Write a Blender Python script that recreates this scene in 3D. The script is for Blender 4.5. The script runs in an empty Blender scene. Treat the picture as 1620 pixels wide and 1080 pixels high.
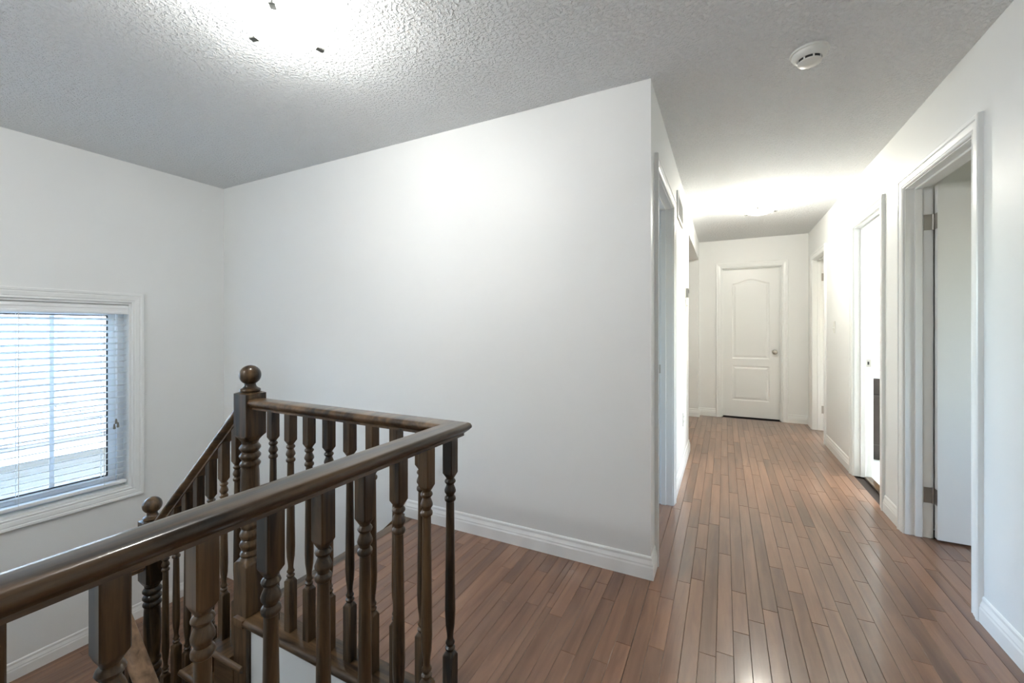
import bpy, math, random
from mathutils import Vector, Matrix
from math import pi, sin, cos, tan, radians, sqrt

random.seed(7)
sc = bpy.context.scene
C = sc.collection

# ------------------------------------------------------------------ camera
F_PX = 662.92
cd = bpy.data.cameras.new('camera')
cd.sensor_width = 36.0
cd.lens = 36.0 * F_PX / 1620.0
cd.shift_y = -(540 - 520.05) / 1620.0
cd.clip_start = 0.02
cam = bpy.data.objects.new('camera', cd)
C.objects.link(cam)
CAM_H, YAW = 1.219, radians(26.863)
cam.location = (0, 0, CAM_H)
cam.rotation_euler = (radians(90), 0, YAW)
sc.camera = cam

# ------------------------------------------------------------------ sky, sun, exposure
world = bpy.data.worlds.new('world')
sc.world = world
world.use_nodes = True
wn = world.node_tree.nodes
wn.clear()
sky = wn.new('ShaderNodeTexSky')
sky.sky_type = 'NISHITA'
sky.sun_disc = False
sky.sun_elevation = radians(38)
sky.sun_rotation = radians(65)
sky.air_density = 1.0
sky.dust_density = 2.0
bg = wn.new('ShaderNodeBackground')
bg.inputs['Strength'].default_value = 2.0
wo = wn.new('ShaderNodeOutputWorld')
world.node_tree.links.new(sky.outputs[0], bg.inputs[0])
world.node_tree.links.new(bg.outputs[0], wo.inputs[0])

sl = bpy.data.lights.new('sun', 'SUN')
sl.energy = 9.0
sl.angle = radians(3)
sl.color = (1.0, 0.95, 0.88)
sun = bpy.data.objects.new('sun', sl)
C.objects.link(sun)
sun.rotation_euler = Vector((0.36, 0.20, -0.91)).to_track_quat('-Z', 'Y').to_euler()

vs = sc.view_settings
sc.display_settings.display_device = 'sRGB'
vs.view_transform = 'Standard'
vs.look = 'None'
vs.exposure = 1.65
vs.gamma = 1.0
vs.use_curve_mapping = False
cy = sc.cycles
cy.use_denoising = True
cy.max_bounces = 10
cy.diffuse_bounces = 7
cy.glossy_bounces = 4
cy.transparent_max_bounces = 12
cy.sample_clamp_indirect = 20.0
cy.caustics_reflective = False
cy.caustics_refractive = False

LAMP_LANDING = 12.5      # watts of the bulb in each ceiling light
LAMP_HALL = 18.0
FILL_BACK = 17.0  # added fill out of view, brightens the window wall and left ceiling
FILL_BATH = 34.0  # added fill out of view, brightens the bathroom


# ------------------------------------------------------------------ materials
def new_mat(name):
    m = bpy.data.materials.new(name)
    m.use_nodes = True
    nt = m.node_tree
    return m, nt, nt.nodes, nt.links, nt.nodes['Principled BSDF']


def paint(name, col, rough=0.5, bump_scale=None, bump=0.1, dist=0.002, spec=0.5, mottled=0.0, detail=4.0):
    m, nt, N, L, b = new_mat(name)
    b.inputs['Base Color'].default_value = (*col, 1)
    b.inputs['Roughness'].default_value = rough
    b.inputs['Specular IOR Level'].default_value = spec
    tc = N.new('ShaderNodeTexCoord')
    if bump_scale:
        n = N.new('ShaderNodeTexNoise')
        n.inputs['Scale'].default_value = bump_scale
        n.inputs['Detail'].default_value = detail
        n.inputs['Roughness'].default_value = 0.6
        bm = N.new('ShaderNodeBump')
        bm.inputs['Strength'].default_value = bump
        bm.inputs['Distance'].default_value = dist
        L.new(tc.outputs['Object'], n.inputs['Vector'])
        L.new(n.outputs['Fac'], bm.inputs['Height'])
        L.new(bm.outputs['Normal'], b.inputs['Normal'])
    if mottled:
        n2 = N.new('ShaderNodeTexNoise')
        n2.inputs['Scale'].default_value = 3.0
        n2.inputs['Detail'].default_value = 3.0
        rp = N.new('ShaderNodeMapRange')
        rp.inputs['To Min'].default_value = 1.0 - mottled
        rp.inputs['To Max'].default_value = 1.0 + mottled
        mx = N.new('ShaderNodeMix')
        mx.data_type = 'RGBA'
        mx.blend_type = 'MULTIPLY'
        mx.inputs[0].default_value = 1.0
        mx.inputs[6].default_value = (*col, 1)
        L.new(tc.outputs['Object'], n2.inputs['Vector'])
        L.new(n2.outputs['Fac'], rp.inputs['Value'])
        L.new(rp.outputs['Result'], mx.inputs[7])
        L.new(mx.outputs[2], b.inputs['Base Color'])
    return m


def wood(name, dark, light, axis, rough=0.22, scale=1.0, seed_attr=False, coat=0.35, fleck=0.5, lo=0.34, hi=0.66):
    """Stained timber; the grain runs along the given axis of the object."""
    m, nt, N, L, b = new_mat(name)
    tc = N.new('ShaderNodeTexCoord')
    mp = N.new('ShaderNodeMapping')
    s = [26.0 * scale] * 3
    s['xyz'.index(axis)] = 2.2 * scale
    mp.inputs['Scale'].default_value = s
    L.new(tc.outputs['Object'], mp.inputs['Vector'])
    vec = mp.outputs['Vector']
    oi = N.new('ShaderNodeObjectInfo')
    if seed_attr:
        at = N.new('ShaderNodeAttribute')
        at.attribute_name = 'seed'
        rnd = at.outputs['Fac']
    else:
        rnd = oi.outputs['Random']
    mul = N.new('ShaderNodeMath')
    mul.operation = 'MULTIPLY'
    mul.inputs[1].default_value = 57.0
    L.new(rnd, mul.inputs[0])
    add = N.new('ShaderNodeVectorMath')
    add.operation = 'ADD'
    L.new(vec, add.inputs[0])
    L.new(mul.outputs[0], add.inputs[1])
    n1 = N.new('ShaderNodeTexNoise')
    n1.inputs['Scale'].default_value = 1.0
    n1.inputs['Detail'].default_value = 6.0
    n1.inputs['Roughness'].default_value = 0.62
    n1.inputs['Distortion'].default_value = 0.6
    L.new(add.outputs[0], n1.inputs['Vector'])
    n2 = N.new('ShaderNodeTexNoise')          # cloudy stain blotches (maple takes stain unevenly)
    n2.inputs['Scale'].default_value = 0.22
    n2.inputs['Detail'].default_value = 3.0
    n2.inputs['Distortion'].default_value = 1.2
    L.new(add.outputs[0], n2.inputs['Vector'])
    mixn = N.new('ShaderNodeMix')
    mixn.inputs[0].default_value = fleck
    L.new(n1.outputs['Fac'], mixn.inputs[2])
    L.new(n2.outputs['Fac'], mixn.inputs[3])
    r = N.new('ShaderNodeValToRGB')
    r.color_ramp.elements[0].position = lo
    r.color_ramp.elements[0].color = (*dark, 1)
    r.color_ramp.elements[1].position = hi
    r.color_ramp.elements[1].color = (*light, 1)
    L.new(mixn.outputs[0], r.inputs['Fac'])
    # board to board tone
    mr = N.new('ShaderNodeMapRange')
    mr.inputs['To Min'].default_value = 0.80
    mr.inputs['To Max'].default_value = 1.18
    L.new(rnd, mr.inputs['Value'])
    mx = N.new('ShaderNodeMix')
    mx.data_type = 'RGBA'
    mx.blend_type = 'MULTIPLY'
    mx.inputs[0].default_value = 1.0 if seed_attr else 0.5
    L.new(r.outputs['Color'], mx.inputs[6])
    L.new(mr.outputs['Result'], mx.inputs[7])
    L.new(mx.outputs[2], b.inputs['Base Color'])
    b.inputs['Roughness'].default_value = rough
    b.inputs['Specular IOR Level'].default_value = 0.36 if seed_attr else 0.22
    b.inputs['Coat Weight'].default_value = coat
    b.inputs['Coat Roughness'].default_value = 0.12
    bp = N.new('ShaderNodeBump')
    bp.inputs['Strength'].default_value = 0.06
    bp.inputs['Distance'].default_value = 0.002
    L.new(n1.outputs['Fac'], bp.inputs['Height'])
    L.new(bp.outputs['Normal'], b.inputs['Normal'])
    return m


def metal(name, col, rough=0.3):
    m, nt, N, L, b = new_mat(name)
    b.inputs['Base Color'].default_value = (*col, 1)
    b.inputs['Metallic'].default_value = 1.0
    b.inputs['Roughness'].default_value = rough
    return m


def lamp_mat(name, col, strength):
    """thin glowing glass: part see-through so the bulb inside lights the room, part glow"""
    m = bpy.data.materials.new(name)
    m.use_nodes = True
    nt = m.node_tree
    N, L = nt.nodes, nt.links
    N.clear()
    out = N.new('ShaderNodeOutputMaterial')
    tr = N.new('ShaderNodeBsdfTransparent')
    tr.inputs['Color'].default_value = (0.9, 0.9, 0.9, 1)
    em = N.new('ShaderNodeEmission')
    em.inputs['Color'].default_value = (*col, 1)
    em.inputs['Strength'].default_value = strength
    ad = N.new('ShaderNodeAddShader')
    L.new(tr.outputs[0], ad.inputs[0])
    L.new(em.outputs[0], ad.inputs[1])
    L.new(ad.outputs[0], out.inputs[0])
    m.cycles.emission_sampling = 'NONE'
    return m


def glass_mat():
    m = bpy.data.materials.new('window_glass')
    m.use_nodes = True
    nt = m.node_tree
    N, L = nt.nodes, nt.links
    N.clear()
    out = N.new('ShaderNodeOutputMaterial')
    mx = N.new('ShaderNodeMixShader')
    tr = N.new('ShaderNodeBsdfTransparent')
    tr.inputs['Color'].default_value = (0.93, 0.97, 0.97, 1)
    gl = N.new('ShaderNodeBsdfGlossy')
    gl.inputs['Roughness'].default_value = 0.02
    fr = N.new('ShaderNodeFresnel')
    fr.inputs['IOR'].default_value = 1.45
    L.new(fr.outputs[0], mx.inputs[0])
    L.new(tr.outputs[0], mx.inputs[1])
    L.new(gl.outputs[0], mx.inputs[2])
    L.new(mx.outputs[0], out.inputs[0])
    return m


def slat_mat():
    """thin white vinyl that lets some daylight glow through"""
    m = bpy.data.materials.new('blind_slat_white')
    m.use_nodes = True
    nt = m.node_tree
    N, L = nt.nodes, nt.links
    N.clear()
    out = N.new('ShaderNodeOutputMaterial')
    df = N.new('ShaderNodeBsdfDiffuse')
    df.inputs['Color'].default_value = (0.87, 0.88, 0.87, 1)
    tl = N.new('ShaderNodeBsdfTranslucent')
    tl.inputs['Color'].default_value = (0.87, 0.88, 0.87, 1)
    mx = N.new('ShaderNodeMixShader')
    mx.inputs[0].default_value = 0.3
    L.new(df.outputs[0], mx.inputs[1])
    L.new(tl.outputs[0], mx.inputs[2])
    L.new(mx.outputs[0], out.inputs[0])
    return m


def ceiling_mat():
    """Sprayed stipple ceiling: clumped bumps as fine relief."""
    m, nt, N, L, b = new_mat('stipple_ceiling')
    b.inputs['Base Color'].default_value = (0.82, 0.835, 0.84, 1)
    b.inputs['Roughness'].default_value = 0.9
    b.inputs['Specular IOR Level'].default_value = 0.15
    tc = N.new('ShaderNodeTexCoord')
    n = N.new('ShaderNodeTexNoise')
    n.inputs['Scale'].default_value = 68.0
    n.inputs['Detail'].default_value = 3.0
    n.inputs['Roughness'].default_value = 0.55
    n.inputs['Distortion'].default_value = 0.15
    L.new(tc.outputs['Object'], n.inputs['Vector'])
    r = N.new('ShaderNodeMapRange')
    r.inputs['From Min'].default_value = 0.46
    r.inputs['From Max'].default_value = 0.68
    L.new(n.outputs['Fac'], r.inputs['Value'])
    bp = N.new('ShaderNodeBump')
    bp.inputs['Strength'].default_value = 0.85
    bp.inputs['Distance'].default_value = 0.009
    L.new(r.outputs['Result'], bp.inputs['Height'])
    L.new(bp.outputs['Normal'], b.inputs['Normal'])
    return m


M = {
    'wall': paint('wall_paint', (0.79, 0.80, 0.79), 0.48, 170, 0.12, 0.0015, 0.34, 0.015),
    'ceiling': ceiling_mat(),
    'trim': paint('trim_paint', (0.82, 0.83, 0.82), 0.28, None, spec=0.5),
    'door': paint('door_paint', (0.80, 0.81, 0.80), 0.34, 90, 0.05, 0.001, 0.5),
    'plank': wood('maple_plank', (0.122, 0.056, 0.030), (0.285, 0.150, 0.088), 'y', 0.30, 1.0, True, 0.62, 0.6),
    'subfloor': paint('dark_subfloor', (0.03, 0.02, 0.015), 0.8),
    'wood_x': wood('stained_wood_lengthwise', (0.015, 0.009, 0.005), (0.200, 0.115, 0.055), 'x', 0.30, lo=0.38, hi=0.64, coat=0.6),
    'wood_y': wood('stained_wood_along_hall', (0.015, 0.009, 0.005), (0.200, 0.115, 0.055), 'y', 0.30, lo=0.38, hi=0.64, coat=0.6),
    'wood_z': wood('stained_wood_upright', (0.012, 0.008, 0.005), (0.175, 0.103, 0.049), 'z', 0.30, lo=0.42, hi=0.68, coat=0.45),
    'wood_warm': wood('lighter_brown_wood', (0.060, 0.036, 0.020), (0.300, 0.180, 0.100), 'x', 0.30),  # lighter brown tone for the lower flight's handrail and its return
    'vinyl': paint('white_vinyl', (0.84, 0.86, 0.87), 0.35),
    'slat': slat_mat(),
    'headrail': paint('blind_headrail_white', (0.86, 0.87, 0.87), 0.4),
    'cord': paint('blind_cord', (0.80, 0.80, 0.78), 0.8),
    'tassel': paint('tassel_plastic', (0.22, 0.21, 0.17), 0.5),
    'nickel': metal('brushed_nickel', (0.55, 0.52, 0.48), 0.28),
    'hinge': metal('dull_steel', (0.42, 0.40, 0.37), 0.38),
    'clip': metal('lamp_clip_steel', (0.25, 0.25, 0.23), 0.5),
    'plastic': paint('white_plastic', (0.76, 0.76, 0.72), 0.4),
    'dark': paint('dark_recess', (0.03, 0.03, 0.03), 0.7),
    'grey': paint('grey_plastic', (0.32, 0.32, 0.31), 0.45),
    'vanity': wood('vanity_wood', (0.018, 0.012, 0.010), (0.045, 0.030, 0.024), 'z', 0.35),
    'counter': paint('white_counter', (0.85, 0.86, 0.86), 0.2),
    'tile': paint('white_tile', (0.80, 0.81, 0.80), 0.3),
    'shingle': paint('roof_shingle', (0.13, 0.135, 0.145), 0.9, 60, 0.3, 0.004),
    'shaded_siding': paint('neighbour_wall_shaded', (0.17, 0.19, 0.21), 0.9, 40, 0.3, 0.004),  # dark blue-grey colour stands in for shade on the wall
    'fascia': paint('neighbour_fascia', (0.7, 0.72, 0.74), 0.6),
    'glass': glass_mat(),
    'lamp_cool': lamp_mat('lit_glass_landing', (0.93, 0.98, 1.0), 1.2),
    'lamp_warm': lamp_mat('lit_glass_hall', (1.0, 0.95, 0.85), 1.2),
    'fill_back': lamp_mat('fill_glass_behind', (0.95, 0.98, 1.0), 1.2),
    'fill_bath': lamp_mat('fill_glass_bath', (0.93, 0.99, 1.0), 1.2),
}


# ------------------------------------------------------------------ mesh building
class MB:
    def __init__(self):
        self.v, self.f, self.sm = [], [], []

    def add(self, verts, faces, smooth=False):
        o = len(self.v)
        self.v += [tuple(p) for p in verts]
        self.f += [tuple(i + o for i in f) for f in faces]
        self.sm += [smooth] * len(faces)
        return self

    def box(self, x0, x1, y0, y1, z0, z1):
        v = [(x0, y0, z0), (x1, y0, z0), (x1, y1, z0), (x0, y1, z0), (x0, y0, z1), (x1, y0, z1), (x1, y1, z1), (x0, y1, z1)]
        f = [(0, 3, 2, 1), (4, 5, 6, 7), (0, 1, 5, 4), (1, 2, 6, 5), (2, 3, 7, 6), (3, 0, 4, 7)]
        return self.add(v, f)

    def rings(self, rings, closed=True, cap0=True, cap1=True, smooth=False):
        """join successive rings of equal length"""
        n = len(rings[0])
        v = [p for r in rings for p in r]
        f = []
        for i in range(len(rings) - 1):
            for j in range(n if closed else n - 1):
                a, b = i * n + j, i * n + (j + 1) % n
                f.append((a, b, b + n, a + n))
        self.add(v, f, smooth)
        if cap0:
            self.add(rings[0], [tuple(reversed(range(n)))])
        if cap1:
            self.add(rings[-1], [tuple(range(n))])
        return self

    def lathe(self, cx, cy, prof, n=20, cap0=True, cap1=True, flip=False):
        rs = [[(cx + r * cos(2 * pi * k / n), cy + r * sin(2 * pi * k / n), z) for k in range(n)] for r, z in prof]
        return self.rings(rs, True, cap0, cap1, True)

    def sqpost(self, cx, cy, a, z0, z1, c0=0.0, c1=0.0, ins=0.35):
        """square post with its ends cut in (lamb's tongue chamfers)"""
        h = a / 2
        b = 0.0022
        def ring(hh, bb, z):
            p = [(-hh, -hh + bb), (-hh + bb, -hh), (hh - bb, -hh), (hh, -hh + bb), (hh, hh - bb), (hh - bb, hh), (-hh + bb, hh), (-hh, hh - bb)]
            return [(cx + x, cy + y, z) for x, y in p]
        rs = []
        if c0:
            rs += [ring(h * (1 - ins), h * 0.5 * (1 - ins), z0), ring(h * (1 - ins * 0.45), h * 0.35, z0 + c0 * 0.45)]
        rs += [ring(h, b, z0 + c0), ring(h, b, z1 - c1)]
        if c1:
            rs += [ring(h * (1 - ins * 0.45), h * 0.35, z1 - c1 * 0.45), ring(h * (1 - ins), h * 0.5 * (1 - ins), z1)]
        return self.rings(rs)

    def frame(self, o, U, V, W):
        """map local (u,v,w) to world"""
        o, U, V, W = Vector(o), Vector(U), Vector(V), Vector(W)
        self.v = [tuple(o + U * p[0] + V * p[1] + W * p[2]) for p in self.v]
        if U.cross(V).dot(W) < 0:
            self.f = [tuple(reversed(f)) for f in self.f]
        return self

    def build(self, name, mat, parent=None, bevel=0.0, seg=1, fix=True, **props):
        me = bpy.data.meshes.new(name)
        off = Vector((0, 0, 0))
        p = parent
        while p is not None:
            off += p.location
            p = p.parent
        me.from_pydata([tuple(Vector(q) - off) for q in self.v], [], self.f)
        me.polygons.foreach_set('use_smooth', self.sm)
        me.update()
        if fix:
            import bmesh
            b = bmesh.new()
            b.from_mesh(me)
            bmesh.ops.remove_doubles(b, verts=b.verts, dist=1e-6)
            bmesh.ops.recalc_face_normals(b, faces=b.faces)
            b.to_mesh(me)
            b.free()
        if any(self.sm):
            me.set_sharp_from_angle(angle=radians(42))
        me.materials.append(mat)
        o = bpy.data.objects.new(name, me)
        C.objects.link(o)
        if parent is not None:
            o.parent = parent
        if bevel:
            md = o.modifiers.new('soft_edges', 'BEVEL')
            md.width = bevel
            md.segments = seg
            md.limit_method = 'ANGLE'
            md.angle_limit = radians(40)
        for k, v in props.items():
            o[k] = v
        return o


def empty(name, loc, label=None, category=None, group=None, kind=None):
    o = bpy.data.objects.new(name, None)
    o.empty_display_size = 0.05
    C.objects.link(o)
    o.location = loc
    if label: o['label'] = label
    if category: o['category'] = category
    if group: o['group'] = group
    if kind: o['kind'] = kind
    return o


def tube(mb, pts, r, n=8):
    rs = []
    for i, p in enumerate(pts):
        p = Vector(p)
        d = (Vector(pts[min(i + 1, len(pts) - 1)]) - Vector(pts[max(i - 1, 0)])).normalized()
        a = d.orthogonal().normalized() if i == 0 else (rs_a - d * rs_a.dot(d)).normalized()
        rs_a = a
        b = d.cross(a)
        rs.append([tuple(p + a * r * cos(2 * pi * k / n) + b * r * sin(2 * pi * k / n)) for k in range(n)])
    mb.rings(rs, smooth=True)
    return mb


# ------------------------------------------------------------------ plan (metres; hall runs along +Y)
XL, XR, XW = -0.319, 0.9605, -3.90      # hall left wall, hall right wall, window wall
YB, YF = 2.128, 6.49                    # big wall beside the stairs, far end of the hall
H = 2.44
T = 0.115
XRO, XLO = XR + T, XL - T
YN = -0.12                              # near end of the stairwell
LZ = -0.935                             # landing level
RISE, RUN = 0.187, 0.205
XE = -1.865                             # top nosing of the stairs
DOORS_R = {'near': (2.51, 3.28), 'bath': (3.70, 4.385), 'end': (5.51, 6.17)}
DOOR_L = (2.325, 3.075)
DOOR_F = (-0.028, 0.668)
DH = 2.048
ZB = -2.75                              # bottom of the stairwell walls


def wall_y(mb, x0, x1, y0, y1, holes, z0=0.0, z1=H):
    """wall slab running along Y with full-height door holes (y0,y1,top) or (y0,y1,bottom,top)"""
    y = y0
    for h in sorted(holes):
        a, b = h[0], h[1]
        lo, hi = (None, h[2]) if len(h) == 3 else (h[2], h[3])
        if a > y: mb.box(x0, x1, y, a, z0, z1)
        if lo is not None: mb.box(x0, x1, a, b, z0, lo)
        if hi < z1: mb.box(x0, x1, a, b, hi, z1)
        y = b
    if y < y1: mb.box(x0, x1, y, y1, z0, z1)


def wall_x(mb, y0, y1, x0, x1, holes, z0=0.0, z1=H):
    m2 = MB()
    wall_y(m2, y0, y1, x0, x1, holes, z0, z1)
    m2.v = [(p[1], p[0], p[2]) for p in m2.v]
    m2.f = [tuple(reversed(f)) for f in m2.f]
    mb.add(m2.v, m2.f)


G = 0.018                                # jamb lining thickness
def hole(d, top=DH): return (d[0] - G, d[1] + G, top + G)

w = MB(); wall_y(w, XR, XRO, -1.72, YF + T, [hole(d) for d in DOORS_R.values()])
w.build('wall_right', M['wall'], kind='structure', label='pale grey hall wall with three doorways on the right')
w = MB(); wall_y(w, XLO, XL, YB + T, 4.56, [hole(DOOR_L)]); w.box(XLO, XL, 4.56, 6.35, 2.18, H); w.box(XLO, XL, 6.35, YF, 0, H)
w.build('wall_left', M['wall'], kind='structure', label='pale hall wall on the left with doorway, vent and open recess')
w = MB(); w.box(XW, XL, YB, YB + T, ZB, H)
w.build('wall_back', M['wall'], kind='structure', label='large blank pale grey wall facing the stair railing')
w = MB(); wall_x(w, YF, YF + T, XLO, XR, [hole(DOOR_F)])
w.build('wall_far', M['wall'], kind='structure', label='short wall at the far end of the hall around the closed door')
WIN = (-0.05, 1.487, 0.058, 1.408)        # y0, y1, z0, z1 of the window opening
LWIN = (2.45, 4.20, 0.6, 2.15)
w = MB(); wall_y(w, XW - 0.16, XW, -1.72, YB + T, [WIN], ZB, H)
w.build('wall_window', M['wall'], kind='structure', label='grey stairwell wall with the blind-covered window')
w = MB(); w.box(XW, -0.83, YN - T, YN, ZB, 0.92); w.box(XW, XR, -1.72, -1.6, 0, H)
w.build('wall_near', M['wall'], kind='structure', label='walls behind the viewpoint')
w = MB(); w.box(-1.85, XLO, 6.35, YF, 0, H); w.box(-1.85, XLO, 4.445, 4.56, 0, H); w.box(-1.97, -1.85, 4.445, YF, 0, H)
w.build('wall_recess', M['wall'], kind='structure', label='walls of the recess opening off the hall')
# rooms beyond the doorways
w = MB(); wall_y(w, 4.2, 4.35, -0.6, 8.2, [(0.9, 2.2, 0.9, 2.1), (4.0, 4.9, 1.0, 2.1), (6.4, 7.6, 0.8, 2.1)])
w.box(XRO, 4.2, -0.7, -0.6, 0, H); w.box(XRO, 4.2, 3.42, 3.52, 0, H); w.box(XRO, 4.2, 5.40, 5.50, 0, H); w.box(XRO, 4.2, 8.1, 8.2, 0, H)
w.box(XR, XRO, YF + T, 8.2, 0, H); w.box(XLO - 0.5, XLO - 0.4, YF + T, 7.4, 0, H); w.box(XLO - 0.4, XR, 7.3, 7.4, 0, H)
w.build('wall_rooms', M['wall'], kind='structure', label='walls of the rooms beyond the right-hand doorways')
w = MB(); wall_y(w, XW - 0.16, XW, YB + T, 4.445, [LWIN]); w.box(XW, XLO - 1.416, 4.445, 4.56, 0, H)
w.build('wall_room', M['wall'], kind='structure', label='outer walls of the room beyond the left doorway')
w = MB(); w.box(XW - 0.16, 4.35, -1.72, 8.2, H, H + 0.15)
w.build('ceiling', M['ceiling'], kind='structure', label='white stippled ceiling over landing and hall')

# sub-floor slabs under the planks, stairwell lining below the upper floor
PT = 0.012
fl = MB()
fl.box(-0.80, 4.2, -1.72, 8.2, -0.25, -PT)
fl.box(XW, -0.80, -1.6, YN - T, -0.25, -PT); fl.box(-1.835, -0.80, 1.095, YB, -0.25, -PT)
fl.box(XW, -0.80, YB + T, 8.2, -0.25, -PT)
lw_ = MB(); lw_.box(XW - 0.16, XR, -1.72, YB + T, ZB - 0.1, ZB)
lw_.build('floor_lower', M['subfloor'], kind='structure', label='dark floor of the storey below')
floor = fl.build('floor', M['subfloor'], kind='structure', label='dark stained maple strip floor of landing and hall')
w = MB(); w.box(-1.79, -0.80, 1.085, 1.20, ZB, -0.034); w.box(-0.80, -0.70, YN, 1.20, ZB, -0.034)
pp = [(-2.69, ZB), (-1.79, ZB), (-1.79, -0.63), (-1.889, -0.63), (-1.889, -0.47), (-2.636, LZ - 0.168), (-2.69, LZ - 0.201)]
w.rings([[(x, y, z) for x, z in pp] for y in (1.0905, 1.20)])
w.build('wall_stairwell', M['trim'], kind='structure', label='white wall below the landing edge inside the stairwell')
lf = MB(); lf.box(XW, XE - 4 * RUN - 0.002, YN, YB, LZ - 0.2, LZ - PT)
landing = lf.build('floor_landing', M['subfloor'], kind='structure', label='dark strip floor of the half landing below the window')


# ------------------------------------------------------------------ floor planks: each its own part
def proj(p):
    c, s = cos(YAW), sin(YAW)
    d = -p[0] * s + p[1] * c
    if d < 0.15: return None
    return 810 + F_PX * (p[0] * c + p[1] * s) / d, 520.05 - F_PX * (p[2] - CAM_H) / d


PW = 0.0585
rects = [  # x0, x1, y0, y1, z, parent
    (-1.79, -0.70, 1.16, YB, 0.0, floor), (-0.70, XL, -1.6, YB, 0.0, floor), (XL, XR, -1.6, YF, 0.0, floor), (XW, -0.70, -1.6, YN - T, 0.0, floor),
    (XLO, XL, DOOR_L[0], DOOR_L[1], 0.0, floor), (XW, XLO, YB + T, 4.445, 0.0, floor), (-1.85, XL, 4.56, 6.35, 0.0, floor),
    (XR, XRO + 0.9, DOORS_R['near'][0], DOORS_R['near'][1], 0.0, floor), (XR, XRO + 0.5, DOORS_R['end'][0], DOORS_R['end'][1], 0.0, floor),
    (XW, XE - 4 * RUN - 0.078, YN, YB, LZ, landing), (XE - 4 * RUN - 0.076, XE - 4 * RUN - 0.003, 1.17, YB, LZ, landing),
]
planks = []
rp = random.Random(21)
for (x0, x1, y0, y1, z, par) in rects:
    k = math.floor((x0 + 5) / PW)
    while -5 + k * PW < x1 - 1e-6:
        a, b = max(x0, -5 + k * PW), min(x1, -5 + (k + 1) * PW)
        k += 1
        if b - a < 0.004: continue
        y = y0 - rp.uniform(0, 0.8)
        while y < y1:
            ln = rp.choice([0.32, 0.45, 0.6, 0.75, 0.95, 1.2]) * rp.uniform(0.9, 1.1)
            ya, yb = max(y, y0), min(y + ln, y1)
            y += ln
            if yb - ya < 0.02: continue
            planks.append((a, b, ya, yb, z, par))


def plank_area(p):
    n, tot = 6, 0
    for i in range(n):
        ya, yb = p[2] + (p[3] - p[2]) * i / n, p[2] + (p[3] - p[2]) * (i + 1) / n
        q = [proj((p[0], ya, p[4])), proj((p[1], ya, p[4])), proj((p[1], yb, p[4])), proj((p[0], yb, p[4]))]
        if any(t is None for t in q): continue
        mx, my = sum(t[0] for t in q) / 4, sum(t[1] for t in q) / 4
        if not (0 < mx < 1620 and 0 < my < 1080): continue
        tot += abs(sum(q[j][0] * q[(j + 1) % 4][1] - q[(j + 1) % 4][0] * q[j][1] for j in range(4))) / 2
    if p[5] is landing and p[2] > 1.3: tot *= 0.2
    if p[1] < XLO + 0.001 and p[5] is floor and p[3] > YB + T: tot = 0
    return tot


def plank_geo(p):
    a, b, ya, yb, z, par = p
    g, e, dz = 0.0003, 0.0013, 0.0013
    a += g; b -= g; ya += g; yb -= g
    t = [rp.uniform(-0.00025, 0.00025) for _ in range(4)]
    v = [(a, ya, z - PT), (b, ya, z - PT), (b, yb, z - PT), (a, yb, z - PT),
         (a, ya, z - dz), (b, ya, z - dz), (b, yb, z - dz), (a, yb, z - dz),
         (a + e, ya + e, z + t[0]), (b - e, ya + e, z + t[1]), (b - e, yb - e, z + t[2]), (a + e, yb - e, z + t[3])]
    f = [(8, 9, 10, 11)]
    for i in range(4):
        j = (i + 1) % 4
        f += [(i, j, 4 + j, 4 + i), (4 + i, 4 + j, 8 + j, 8 + i)]
    return v, f


def plank_obj(name, lst, par, **props):
    mb = MB(); seeds = []
    for p in lst:
        v, f = plank_geo(p)
        mb.add(v, f)
        seeds += [rp.random()] * len(v)
    o = mb.build(name, M['plank'], par, fix=False, **props)
    at = o.data.attributes.new('seed', 'FLOAT', 'POINT')
    at.data.foreach_set('value', seeds)
    return o


for par, nmax in ((floor, 290), (landing, 60)):
    ls = sorted([p for p in planks if p[5] is par], key=plank_area, reverse=True)
    single = [p for p in ls[:nmax] if plank_area(p) > 25]
    rest = [p for p in ls if p not in set(single)]
    for p in single: plank_obj('plank', [p], par)
    if rest: plank_obj('plank_field', rest, par, kind='stuff')


# nosing boards along the open edges of the upper floor (round nosed)
def nosed_board(mb, along, a0, a1, e, depth, z, th=0.032, flip=1):
    """board with a half-round nose at coordinate e, running from a0 to a1; depth goes inwards"""
    r = th / 2
    prof = [(depth, 0.0), (r, 0.0)] + [(r - r * sin(t * pi / 8), -r + r * cos(t * pi / 8)) for t in range(1, 8)] + [(r, -th), (depth, -th)]
    rs = []
    for a in (a0, a1):
        ring = []
        for d, dz in prof:
            c = e + d * flip
            ring.append((a, c, z + dz) if along == 'x' else (c, a, z + dz))
        rs.append(ring)
    mb.rings(rs, smooth=True)


nb = MB(); nosed_board(nb, 'x', -1.80, -0.70, 1.048, 0.112, 0.0005)
nb.build('nosing_board', M['wood_x'], floor)
nb = MB(); nosed_board(nb, 'y', YN, 1.048, -0.828, 0.128, 0.0005)
nb.build('nosing_board', M['wood_y'], floor)
nb = MB(); nosed_board(nb, 'y', 1.048, YB, XE, 0.075, 0.0005)
nb.build('nosing_board', M['wood_y'], floor)


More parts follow.
